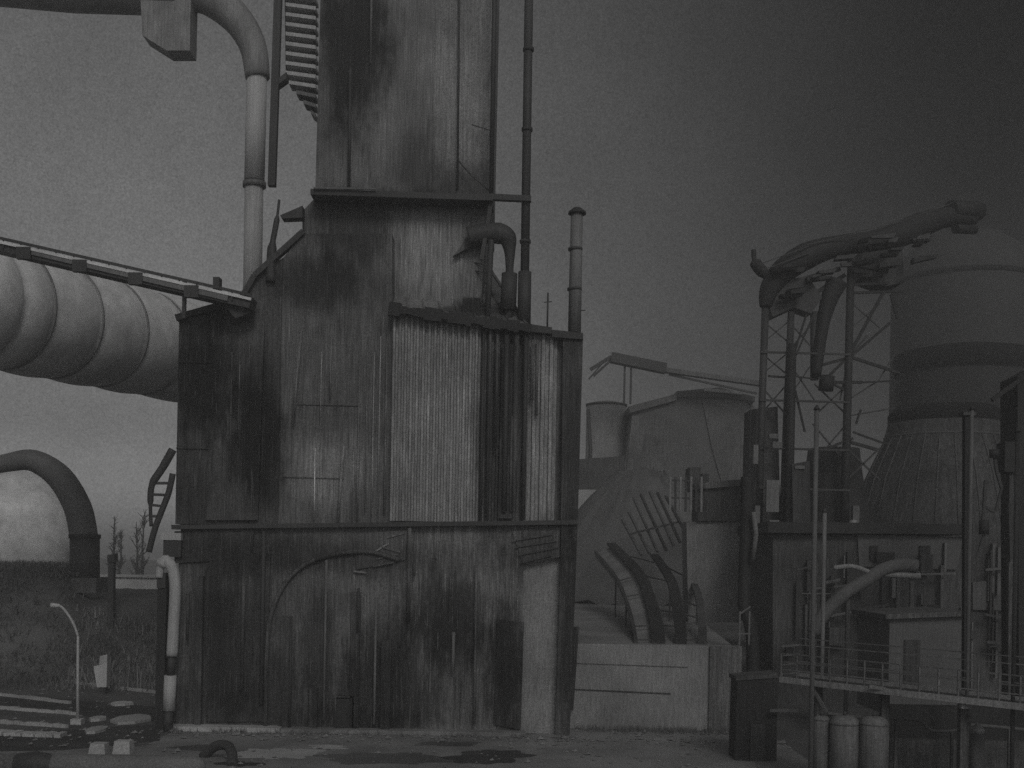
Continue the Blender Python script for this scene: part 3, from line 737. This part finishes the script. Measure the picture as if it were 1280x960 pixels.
# ================================================================ RIGHT: FURNACE AND TANKS
D = 112
t = thing('blast_furnace', 'sooty blast furnace with sagging overhead downcomer on tall legs', 'furnace', P(1030,865,D,0))
dc = [P(957,384,D), P(962,362,D), P(978,340,D), P(1008,320,D), P(1045,308,D), P(1085,302,D+2), P(1122,294,D+4), P(1150,282,D+6), P(1180,272,D+8), P(1216,272,D+10)]
MB().tube(smooth(dc), lerpr([.6,1.0,1.25,1.35,1.05,1.0,1.3,1.35,1.1,.9]), 20).build('downcomer', 'black', t)
MB().tube(smooth([P(942,312,D), P(944,328,D), P(956,342,D), P(972,346,D)]), [.25]*5+[.6]*5+[.5]*6, 12).build('bleeder_pipe', 'black', t)
MB().tube([P(1188,262,D+8), P(1224,264,D+10)], [1.0,1.0], 14).build('valve_head', 'black', t)
MB().tube([P(1194,286,D+8), P(1218,287,D+10)], [.5,.5], 14).build('valve_head', 'black', t)
MB().tube([P(957,376,D), P(952,520,D), P(948,680,D)], [.38,.36,.36], 12).build('leg', 'iron', t)
MB().tube([P(989,390,D), P(984,520,D), P(980,690,D)], [.34,.42,.6], 12).build('leg', 'iron', t)
MB().tube([P(990,430,D-1), P(985,690,D-1)], .45, 12).build('leg', 'black', t)
MB().tube(smooth([P(1046,352,D), P(1036,376,D), P(1028,410,D), P(1020,470,D)]), lerpr([1.1,.85,.62,.5]), 14).build('uptake', 'black', t)
MB().tube([P(1034,470,D), P(1032,488,D)], .75, 14).build('uptake_end', 'black', t)
MB().tube([P(1018,390,D+.5), P(1018,475,D+.5)], .42, 12).build('leg', 'iron', t)
MB().tube([P(1064,318,D), P(1058,560,D), P(1054,700,D)], [.38,.42,.5], 12).build('column', 'black', t)
for a, c_, d, e, w in ((1060,446,1104,366,.22),(1061,448,1112,404,.2),(1062,446,1124,466,.2),(1058,448,1028,456,.2),(1060,446,1036,470,.2),(1040,478,1078,478,.2),(1078,478,1120,476,.12),(1114,368,1122,398,.2),(1066,366,1130,364,.18),(1066,356,1110,354,.18),
                    (992,444,1012,380,.14),(994,446,1016,396,.12),(990,470,1022,474,.1),(994,488,1006,540,.14),(1056,488,1034,476,.14),(1066,540,1110,556,.14),(1066,548,1030,562,.2),(1060,552,1096,562,.22),(1070,530,1076,512,.14),(960,470,986,472,.14),(1000,350,1050,336,.3),(1010,372,1056,344,.3),(1000,356,1020,380,.2),(1070,330,1110,338,.4),(1070,344,1104,344,.3)):
    MB().bar(P(a,c_,D), P(d,e,D), w*1.35).build('brace', 'black', t)
MB().pix([(968,352),(1010,345),(1028,372),(1014,392),(992,384),(966,396),(958,372)], D-.3, 2).build('gas_seal', 'iron', t)
MB().pix([(1078,312),(1128,310),(1130,352),(1108,358),(1076,346)], D+1.4, 3).build('hoist_house', 'iron', t)
MB().lathe((P(1060,560,D).x, D+5), [(4.4,0),(4.2,13),(3.6,19),(2.9,P(1060,585,D).z),(2.6,P(1060,555,D).z)], 32).build('stack_body', 'black', t)
MB().pix([(938,512),(972,508),(976,656),(934,656)], D+2, 3).build('valve_house', 'tar', t)
MB().pix([(990,580),(1012,576),(1014,700),(992,700)], D-2, 2).build('stove_panel', 'dimtank', t)
for x0,y0,x1,y1 in ((962,542,972,548),(966,552,978,560),(942,556,948,580),(944,632,950,668),(958,600,974,640),(962,650,974,662),(1066,632,1074,676),(994,582,1006,586)):
    MB().pbox(x0,y0,x1,y1,D-2.2,.6).build('gauge_box', 'steel', t)
rnd = random.Random(33)
for k in range(26):   # ragged walkways and plates hung along the downcomer
    q = rnd.random(); x = 952 + 200*q; y = 352 - 62*q**.6 + rnd.uniform(-8, 34)
    w_ = rnd.uniform(10, 34); h_ = rnd.uniform(.8, 3.5)
    MB().pix([(x,y),(x+w_,y-rnd.uniform(0,5)),(x+w_*.9,y+h_),(x+rnd.uniform(-3,3),y+h_+rnd.uniform(0,4))], D-1.6+rnd.uniform(-.5,.8), rnd.uniform(.4,1.2)).build('walkway_plate', rnd.choice(['iron','black','sooted']), t)
for a, c_, d, e in ((950,330,1010,308),(1008,306,1070,292),(1068,290,1130,276),(1128,276,1190,254),(952,338,1012,316)):
    MB().bar(P(a,c_,D-1.5), P(d,e,D-1.5), .09).build('handrail', 'iron', t)
for a, c_, d, e, w_ in ((952,430,988,400,.1),(988,430,952,400,.1),(950,470,986,440,.1),(986,470,950,440,.1),(949,520,984,480,.12),(984,520,949,480,.12),(984,440,1020,400,.1),(1020,440,984,400,.1),(984,500,1018,450,.1),(1018,500,984,450,.1),(1018,520,1060,480,.12),(1060,520,1018,480,.12),(1016,580,1058,530,.12),(1058,580,1016,530,.12),
                     (1061,446,1084,420,.16),(1061,448,1050,500,.12),(1060,500,1098,476,.12),(1060,520,1118,510,.12),(1098,476,1120,440,.1),(1058,600,1100,560,.14),(1058,560,1100,600,.14),(1064,410,1100,380,.1),(1066,380,1100,410,.1)):
    MB().bar(P(a,c_,D+.4), P(d,e,D+.4), w_*1.2).build('brace', 'iron', t)
for y in (440, 500, 560, 610): MB().bar(P(950,y,D-.4), P(1062,y+3,D-.4), .16, .2).build('girt', 'iron', t)
MB().tube([P(1067,650,D-7), P(1066,690,D-7)], .35, 10).build('standpipe', 'concrete', t)

t = thing('cooling_tower', 'squat flaring cooling tower behind the thin pale masts', 'cooling tower', P(1165,800,135,0))
c = P(1182, 520, 138); k = s_(138)
MB().lathe((c.x,c.y), [(125*k,0),(112*k,P(1182,660,138).z),(96*k,P(1182,600,138).z),(74*k,P(1182,552,138).z),(66*k,c.z)], 56).build('shell', 'dimtank', t)
for j in range(28):
    an = 2*math.pi*j/28; prof = [(112*k,P(1182,660,138).z),(96*k,P(1182,600,138).z),(74*k,P(1182,552,138).z),(66*k,c.z-1.8)]
    pts = [Vector((c.x+(r_+.06)*math.cos(an), c.y+(r_+.06)*math.sin(an), z_)) for r_, z_ in prof]
    if math.sin(an) < .2: MB().tube(pts, .09, 5).build('shell_rib', 'tar', t)
MB().lathe((c.x,c.y), [(68.5*k,c.z-1.7),(69*k,c.z),(66*k,c.z+.4),(60*k,c.z+.9)], 56).build('rim', 'sooted', t)
for q in (.1, .35, .6):
    zz = P(1182,540,138).z - q*8; rr = (70 + q*26)*k
    MB().lathe((c.x,c.y), [(rr+.1,zz-.12),(rr+.1,zz+.12)], 56).build('hoop', 'tar', t)

c = P(1205, 447, 170); k = s_(170)
t = thing('round_tank', 'grey round tank with dark rim behind the cooling tower', 'tank', Vector((c.x, c.y, 0)))
MB().lathe((c.x,c.y), [(80*k,0),(80*k,c.z-1),(82*k,c.z)], 56).build('shell', 'gasholder', t)
MB().lathe((c.x,c.y), [(83.5*k,c.z-2.6),(84*k,c.z-.9),(84*k,c.z+.2),(82*k,c.z+.4),(60*k,c.z+1.0),(20*k,c.z+1.3)], 56).build('rim', 'sooted', t)

c = P(1205, 330, 215); k = s_(215)
t = thing('gasholder', 'tallest dim grey gasholder at the right edge, behind the round tank', 'gasholder', Vector((c.x, c.y, 0)))
z0 = c.z
MB().lathe((c.x,c.y), [(86*k,0),(86*k,z0-4),(84*k,z0-2),(76*k,z0+.6),(62*k,z0+3),(44*k,z0+5),(24*k,z0+6),(6*k,z0+6.4)], 56).build('shell', 'gasholder', t)
MB().lathe((c.x,c.y), [(87*k,z0-4.5),(87*k,z0-3.6)], 56).build('crown_rim', 'sooted', t)

# dark gallery and low works in front of the cooling tower
t = thing('ore_shed', 'long dark ore shed running below the cooling tower', 'shed', P(1120,860,108,0))
MB().pix([(966,668),(1290,672),(1290,880),(966,880)], 104, 12, 0).build('wall', 'tar', t)
MB().pix([(960,652),(1216,655),(1216,668),(960,666)], 103, 14).build('roof', 'black', t)
MB().pix([(1072,668),(1204,672),(1196,712),(1074,708)], 103.7, .4).build('pale_wall_panel', 'dimsky', t)
MB().pix([(1216,728),(1284,720),(1284,764),(1216,762)], 103.6, .5).build('pale_wall_panel', 'dimsky', t)
for x, w_ in ((1088,9),(1150,13)): MB().pbox(x, 682, x+w_, 700, 103.4, .2).build('window', 'black', t)
rnd = random.Random(9)
for k in range(34):
    x = rnd.uniform(975, 1278); y = rnd.uniform(675, 790); h_ = rnd.uniform(20, 90)
    MB().pbox(x, y, x+rnd.uniform(1.2,5), min(y+h_,870), 103.0+rnd.uniform(0,.6), .5).build('wall_pipe', rnd.choice(['soot','iron','tar','steel']), t)
for k in range(16):
    x = rnd.uniform(980, 1240); y = rnd.uniform(700, 830); MB().bar(P(x,y,102.6), P(x+rnd.uniform(15,60),y+rnd.uniform(-6,8),102.6), rnd.uniform(.08,.3)).build('wall_pipe', rnd.choice(['soot','iron','tar','steel']), t)
for k in range(9):
    x = rnd.uniform(980, 1230); y = rnd.uniform(690, 820); MB().pbox(x, y, x+rnd.uniform(8,24), y+rnd.uniform(8,26), 102.8, .7).build('machine_box', rnd.choice(['soot','black','tar','dimtank']), t)

t = thing('arched_pipe', 'pale bent pipe arching up left of the thin dark column', 'pipe', P(1020,790,92))
MB().tube(smooth([P(1016,792,92), P(1030,768,92), P(1056,742,92), P(1082,726,92), P(1104,712,92), P(1128,706,92), P(1146,708,92)]), .55, 12).build('pipe', 'dimsky', t)
MB().tube(smooth([P(1042,710,92), P(1066,708,92), P(1088,716,92)]), .2, 8).build('branch', 'concrete', t)
MB().tube([P(1104,718,92), P(1150,720,92)], .25, 10).build('branch', 'concrete', t)
for x, y in ((1018,790),(1060,742),(1140,708)): MB().bar(P(x,y,92.3), P(x-1,y+40,92.3,0), .3).build('support', 'tar', t)

t = thing('black_pipe', 'thick black pipe with an offset bend right of the storehouse', 'pipe', P(938,860,88,0))
MB().tube(smooth([P(934,596,88), P(933,660,88), P(930,740,88), P(931,764,88), P(938,782,88), P(942,830,88), P(940,900,88,0)]), .5, 14).build('pipe', 'black', t)
MB().tube([P(942,640,87), P(945,668,87), P(941,700,87)], .2, 8).build('conduit', 'steel', t)
for x in (925, 937): MB().bar(P(x,764,86.6), P(x-1,806,86.6), .12).build('rail_post', 'steel', t)
MB().bar(P(924,792,86.6), P(938,792,86.6), .1).build('rail', 'steel', t)
MB().bar(P(924,768,86.6), P(938,758,86.6), .1).build('rail', 'steel', t)

t = thing('pump_house', 'black low pump house at the right end of the retaining wall', 'shed', P(946,950,74,0))
MB().pix([(922,850),(972,846),(970,985),(918,985)], 74, 2.2, 0).build('wall', 'black', t)
MB().pix([(920,846),(973,842),(973,847),(920,851)], 73.9, 2.4).build('roof', 'tar', t)
MB().bar(P(962,888,73.4), P(998,888,73.4), .18, .2).build('lintel', 'dimsky', t)
MB().pbox(938,905,956,980,73.8,.3,0).build('door', 'iron', t)

t = thing('switch_kiosk', 'square grey kiosk standing behind the raised footbridge', 'kiosk', P(1158,890,76,0))
MB().pix([(1112,774),(1206,770),(1204,895),(1110,895)], 78, 7, 0).build('wall', 'dimsky', t)
MB().pix([(1108,768),(1210,764),(1210,770),(1108,774)], 77.5, 8).build('roof', 'tar', t)
MB().pbox(1130,800,1150,870,77.9,.2).build('door', 'dimtank', t)

# raised footbridge
Lp, Rp = P(976, 848, 66.5), P(1330, 888, 55.5)
t = thing('footbridge', 'raised footbridge with pale edge beams along the lower right', 'footbridge', Vector((Lp.x, Lp.y, 0)))
d = (Rp-Lp); dn = d.normalized(); back = Vector((-dn.y, dn.x, 0)); back = back if back.y > 0 else -back
up = Vector((0,0,1))
MB().hexa([Lp-up*.25, Rp-up*.25, Rp+back*2-up*.25, Lp+back*2-up*.25], [Lp, Rp, Rp+back*2, Lp+back*2]).build('deck', 'iron', t)
MB().bar(Lp-up*.05-back*.1, Rp-up*.05-back*.1, .16, .34).build('edge_beam', 'concrete', t)
MB().bar(Lp+back*2.1+up*.05, Rp+back*2.1+up*.05, .16, .3).build('edge_beam', 'concrete', t)
for h, m in ((.55,'steel'),(1.0,'dimsky'),(1.5,'soot')): MB().bar(Lp+up*h, Rp+up*h, .07).build('rail', m, t)
for h, m in ((.9,'steel'),(1.9,'steel'),(2.3,'dimsky')): MB().bar(Lp+back*2.1+up*h, Lp.lerp(Rp,1)+back*2.1+up*h, .06).build('rail', m, t)
for i in range(16):
    q = i/15
    MB().bar(Lp.lerp(Rp,q), Lp.lerp(Rp,q)+up*1.5, .09).build('baluster', 'dimsky' if i == 0 else 'soot', t)
for h in (.25,.8,1.35,1.9): MB().bar(Lp+up*h, Lp+back*2.1+up*h, .08).build('end_rail', 'steel', t)
for x in (0.12, .38, .66, .94):
    q = Lp.lerp(Rp, x)+back*1.0; MB().bar(q-up*.3, Vector((q.x,q.y,0)), .45).build('pier', 'tar', t)
MB().bar(P(1086,858,62), P(1106,861,62), .2, .2).build('junction_plate', 'steel', t)
MB().pbox(1202,878,1214,886,59,.4).build('junction_plate', 'concrete', t)
q0 = Lp.lerp(Rp, .13)-up*.3
MB().bar(q0, q0+dn*1.2-up*1.7, .16).build('strut', 'dimsky', t)

for i, (px, ytop, lab, w) in enumerate([(1027, 894, 'slimmest domed tank, close beside the thin pale mast', 10),(1056, 894, 'middle domed grey tank below the footbridge', 18),(1093, 895, 'rightmost domed grey tank below the footbridge', 17)]):
    D_ = 62.5 - i*.6; c = P(px, ytop, D_); r = w*s_(D_)
    t = thing('domed_tank', lab, 'tank', Vector((c.x, c.y, 0)), 'domed tanks below the footbridge')
    MB().lathe((c.x,c.y), [(r,0),(r,c.z-r*.55),(r*.96,c.z-r*.38),(r*.8,c.z-r*.17),(r*.5,c.z-.04*r),(.06*r,c.z)], 28).build('shell', 'domed', t)
    MB().lathe((c.x,c.y), [(r*1.03,c.z-r*.62),(r*1.03,c.z-r*.5)], 28).build('weld_band', 'soot', t)
    MB().tube([c+Vector((0,0,-.05)), c+Vector((0,0,.22))], .1, 10).build('valve', 'iron', t)
t = thing('header_pipe', 'thin pale header pipe running behind the domed tanks', 'pipe', P(1040,893,66,0))
hp = smooth([P(1034,892,64), P(1075,896,64), P(1130,898,64), P(1152,902,64), P(1164,913,64), P(1196,913,64), P(1210,906,64), P(1300,914,64)])
MB().tube(hp, .1, 8).build('pipe', 'dimsky', t)
for x,y in ((1120,898),(1190,913),(1262,911)): MB().bar(P(x,y,64), P(x,y,64,0), .16).build('support', 'tar', t)
t = thing('bollard_pipe', 'single grey standpipe at the bottom edge under the right footbridge', 'pipe', P(1221,960,61,0))
MB().tube([P(1221,990,61,0), P(1222,916,61)], .36, 16).build('pipe', 'dimsky', t)
MB().tube([P(1222,916,61), P(1222,911,61), P(1222.3,904,61)], [.38,.34,.08], 16).build('cap', 'concrete', t)
t = thing('tank_plinth', 'dark low wall filling the gap below the right footbridge', 'wall', P(1200,940,66,0))
MB().box(P(1112,930,67).x, P(1330,930,67).x, 67, 68, 0, P(1200,884,67).z).build('wall', 'black', t)
MB().box(P(1112,930,66.6).x, P(1330,930,66.6).x, 66.5, 66.98, 0, P(1200,925,66.6).z).build('ledge', 'tar', t)

# thin masts
def mast(px0, px1, yt, D_, r, m, lab, extra=()):
    b0 = P(px1, 960, D_, 0); top = P(px0, yt, D_)
    t = thing('mast', lab, 'mast', Vector((top.x, D_, 0)), 'thin masts at right')
    MB().tube([Vector((top.x, D_, 0)), top], r, 10).build('pole', m, t)
    MB().tube([top-Vector((0,0,.01)), top+Vector((0,0,.25))], [r*1.5, r*.4], 10).build('cap', 'iron', t)
    for y in extra: MB().bar(P(px0-.02*(y-yt),y,D_), P(px0+10-.02*(y-yt),y,D_), .08).build('arm', m, t)
mast(1021, 1013, 512, 60, .13, 'dimsky', 'tall thin pale mast in front of the blast furnace', (735,))
mast(1215, 1212, 512, 60.5, .10, 'dimsky', 'thin pale mast in front of the cooling tower')
mast(1031, 1028, 640, 70, .13, 'steel', 'shorter thin mast just right of the tallest mast')
mast(1272, 1270, 540, 58, .11, 'dimtank', 'thin mast nearest the right edge of the view')
t = thing('dark_column', 'slender dark column close left of a thin pale mast', 'column', P(1209,900,64,0))
MB().bar(P(1209,520,64), P(1209,900,64,0) + Vector((0,0,0)), .4).build('shaft', 'black', t)
MB().box(P(1209,518,64).x-.35, P(1209,518,64).x+.35, 63.65, 64.35, P(1209,520,64).z+.002, P(1209,516,64).z).build('cap', 'tar', t)
# valve gear at the right edge
t = thing('valve_gear', 'dark spidery valve gear hanging between column and right edge', 'valve', P(1236,730,80))
D_ = 80
for a, c_, d, e, w in ((1232,600,1230,634,.2),(1232,634,1244,640,.2),(1244,640,1252,610,.15),(1252,610,1246,590,.2),(1246,590,1243,570,.2),(1230,634,1228,655,.18),(1230,668,1224,690,.2),(1262,630,1264,700,.25),(1236,640,1214,636,.12)):
    MB().bar(P(a,c_,D_), P(d,e,D_), w).build('linkage', 'iron', t)
MB().tube([P(1230,650,D_), P(1230,668,D_)], .35, 12).build('valve_body', 'black', t)
MB().tube([P(1243,562,D_), P(1243,572,D_)], .35, 12).build('valve_body', 'black', t)
MB().pbox(1256,552,1272,590,D_,1.4).build('motor_box', 'black', t)
MB().bar(P(1264,580,D_+.5), P(1262,900,D_+.5,0), .4).build('stand', 'tar', t)
t = thing('right_gantry', 'black boxy gantry cut by the right edge of the view', 'gantry', P(1290,860,84,0))
MB().pix([(1272,470),(1330,440),(1330,900),(1274,900)], 84, 3, 0).build('frame', 'black', t)
MB().bar(P(1240,500,84), P(1276,474,84), .3).build('jib', 'black', t)

# ================================================================ LIGHT, SKY, CAMERA
w = bpy.data.worlds.new('World'); scene.world = w; w.use_nodes = True
nt = w.node_tree; N = nt.nodes; L = nt.links
bg = N['Background']; bg.inputs['Strength'].default_value = .10
HAZE = .0012
SUN_EL, SUN_AZ = R(34), R(168)       # azimuth clockwise from +Y; high to the front right, veiled
sky = N.new('ShaderNodeTexSky'); sky.sky_type = 'NISHITA'; sky.sun_disc = False
sky.sun_elevation = SUN_EL; sky.sun_rotation = SUN_AZ; sky.dust_density = 4.0; sky.air_density = 1.4
bw = N.new('ShaderNodeRGBToBW'); L.new(sky.outputs[0], bw.inputs[0])
tc = N.new('ShaderNodeTexCoord'); sep = N.new('ShaderNodeSeparateXYZ'); L.new(tc.outputs['Generated'], sep.inputs[0])
mr = N.new('ShaderNodeMapRange'); mr.interpolation_type = 'SMOOTHSTEP'
mr.inputs['From Min'].default_value = -.30; mr.inputs['From Max'].default_value = .40
mr.inputs['To Min'].default_value = 1.3; mr.inputs['To Max'].default_value = .11
L.new(sep.outputs['X'], mr.inputs['Value'])
my = N.new('ShaderNodeMapRange'); my.inputs['From Min'].default_value = .1; my.inputs['From Max'].default_value = .6
L.new(sep.outputs['Y'], my.inputs['Value'])
def noise(scale, detail):
    n = N.new('ShaderNodeTexNoise'); n.inputs['Scale'].default_value = scale; n.inputs['Detail'].default_value = detail
    n.inputs['Roughness'].default_value = .75; L.new(tc.outputs['Generated'], n.inputs['Vector']); return n.outputs['Fac']
def mth(op, a, b):
    n = N.new('ShaderNodeMath'); n.operation = op
    for i, x in enumerate((a, b)):
        if isinstance(x, (int, float)): n.inputs[i].default_value = x
        else: L.new(x, n.inputs[i])
    return n.outputs[0]
fac = mth('SUBTRACT', 1.0, mth('MULTIPLY', mth('SUBTRACT', 1.0, mr.outputs[0]), my.outputs[0]))
v = mth('MULTIPLY', bw.outputs[0], fac)
mz = N.new('ShaderNodeMapRange'); mz.inputs['From Min'].default_value = 0; mz.inputs['From Max'].default_value = .13
mz.inputs['To Min'].default_value = 3.7; mz.interpolation_type = 'SMOOTHERSTEP'; mz.inputs['To Max'].default_value = 1.0; L.new(sep.outputs['Z'], mz.inputs['Value'])
v = mth('MULTIPLY', v, mz.outputs[0])
v = mth('MULTIPLY', v, mth('ADD', mth('MULTIPLY', noise(3.4, 6), .75), .625))
v = mth('MULTIPLY', v, mth('ADD', mth('MULTIPLY', mth('ADD', mth('MULTIPLY', noise(620.0, 4), .75), mth('MULTIPLY', noise(260.0, 3), .25)), 2.0), .0))
L.new(v, bg.inputs['Color'])

hz = MB().box(-800,800,-210,800,-2,72).build('haze', 'iron', loc=Vector((0,0,-2)))
hm = bpy.data.materials.new('haze_air'); hm.use_nodes = True; hn = hm.node_tree
hn.nodes.remove(hn.nodes['Principled BSDF'])
pv = hn.nodes.new('ShaderNodeVolumePrincipled'); pv.inputs['Density'].default_value = HAZE; pv.inputs['Color'].default_value = (1,1,1,1); pv.inputs['Anisotropy'].default_value = .2
hn.links.new(pv.outputs[0], hn.nodes['Material Output'].inputs['Volume'])
hz.data.materials.clear(); hz.data.materials.append(hm); tag(hz, 'thin grey works haze filling the air', 'haze', kind='stuff')

sl = bpy.data.lights.new('sun', 'SUN'); sl.energy = 1.5; sl.angle = R(15); sl.color = (1,.98,.95)
so = bpy.data.objects.new('sun', sl); col.objects.link(so)
dirv = Vector((math.sin(SUN_AZ)*math.cos(SUN_EL), math.cos(SUN_AZ)*math.cos(SUN_EL), math.sin(SUN_EL)))
so.rotation_euler = (-dirv).to_track_quat('-Z', 'Y').to_euler(); so.location = dirv*50 + Vector((0,0,40))

cam = bpy.data.cameras.new('camera'); co = bpy.data.objects.new('camera', cam); col.objects.link(co)
cam.sensor_width = 36; cam.lens = 36*F/1280; cam.shift_y = (HY-480)/1280; cam.clip_end = 6000; cam.clip_start = .5
co.matrix_world = Matrix.Translation((0,0,CAMH)) @ Matrix.Rotation(R(90), 4, 'X') @ Matrix.Rotation(ROLL, 4, 'Z')
scene.camera = co

vs = scene.view_settings
vs.view_transform = 'Standard'; vs.look = 'None'; vs.gamma = 1; vs.use_curve_mapping = False; vs.exposure = -1.58
scene.cycles.use_denoising = False
scene.cycles.max_bounces = 5; scene.cycles.volume_bounces = 1
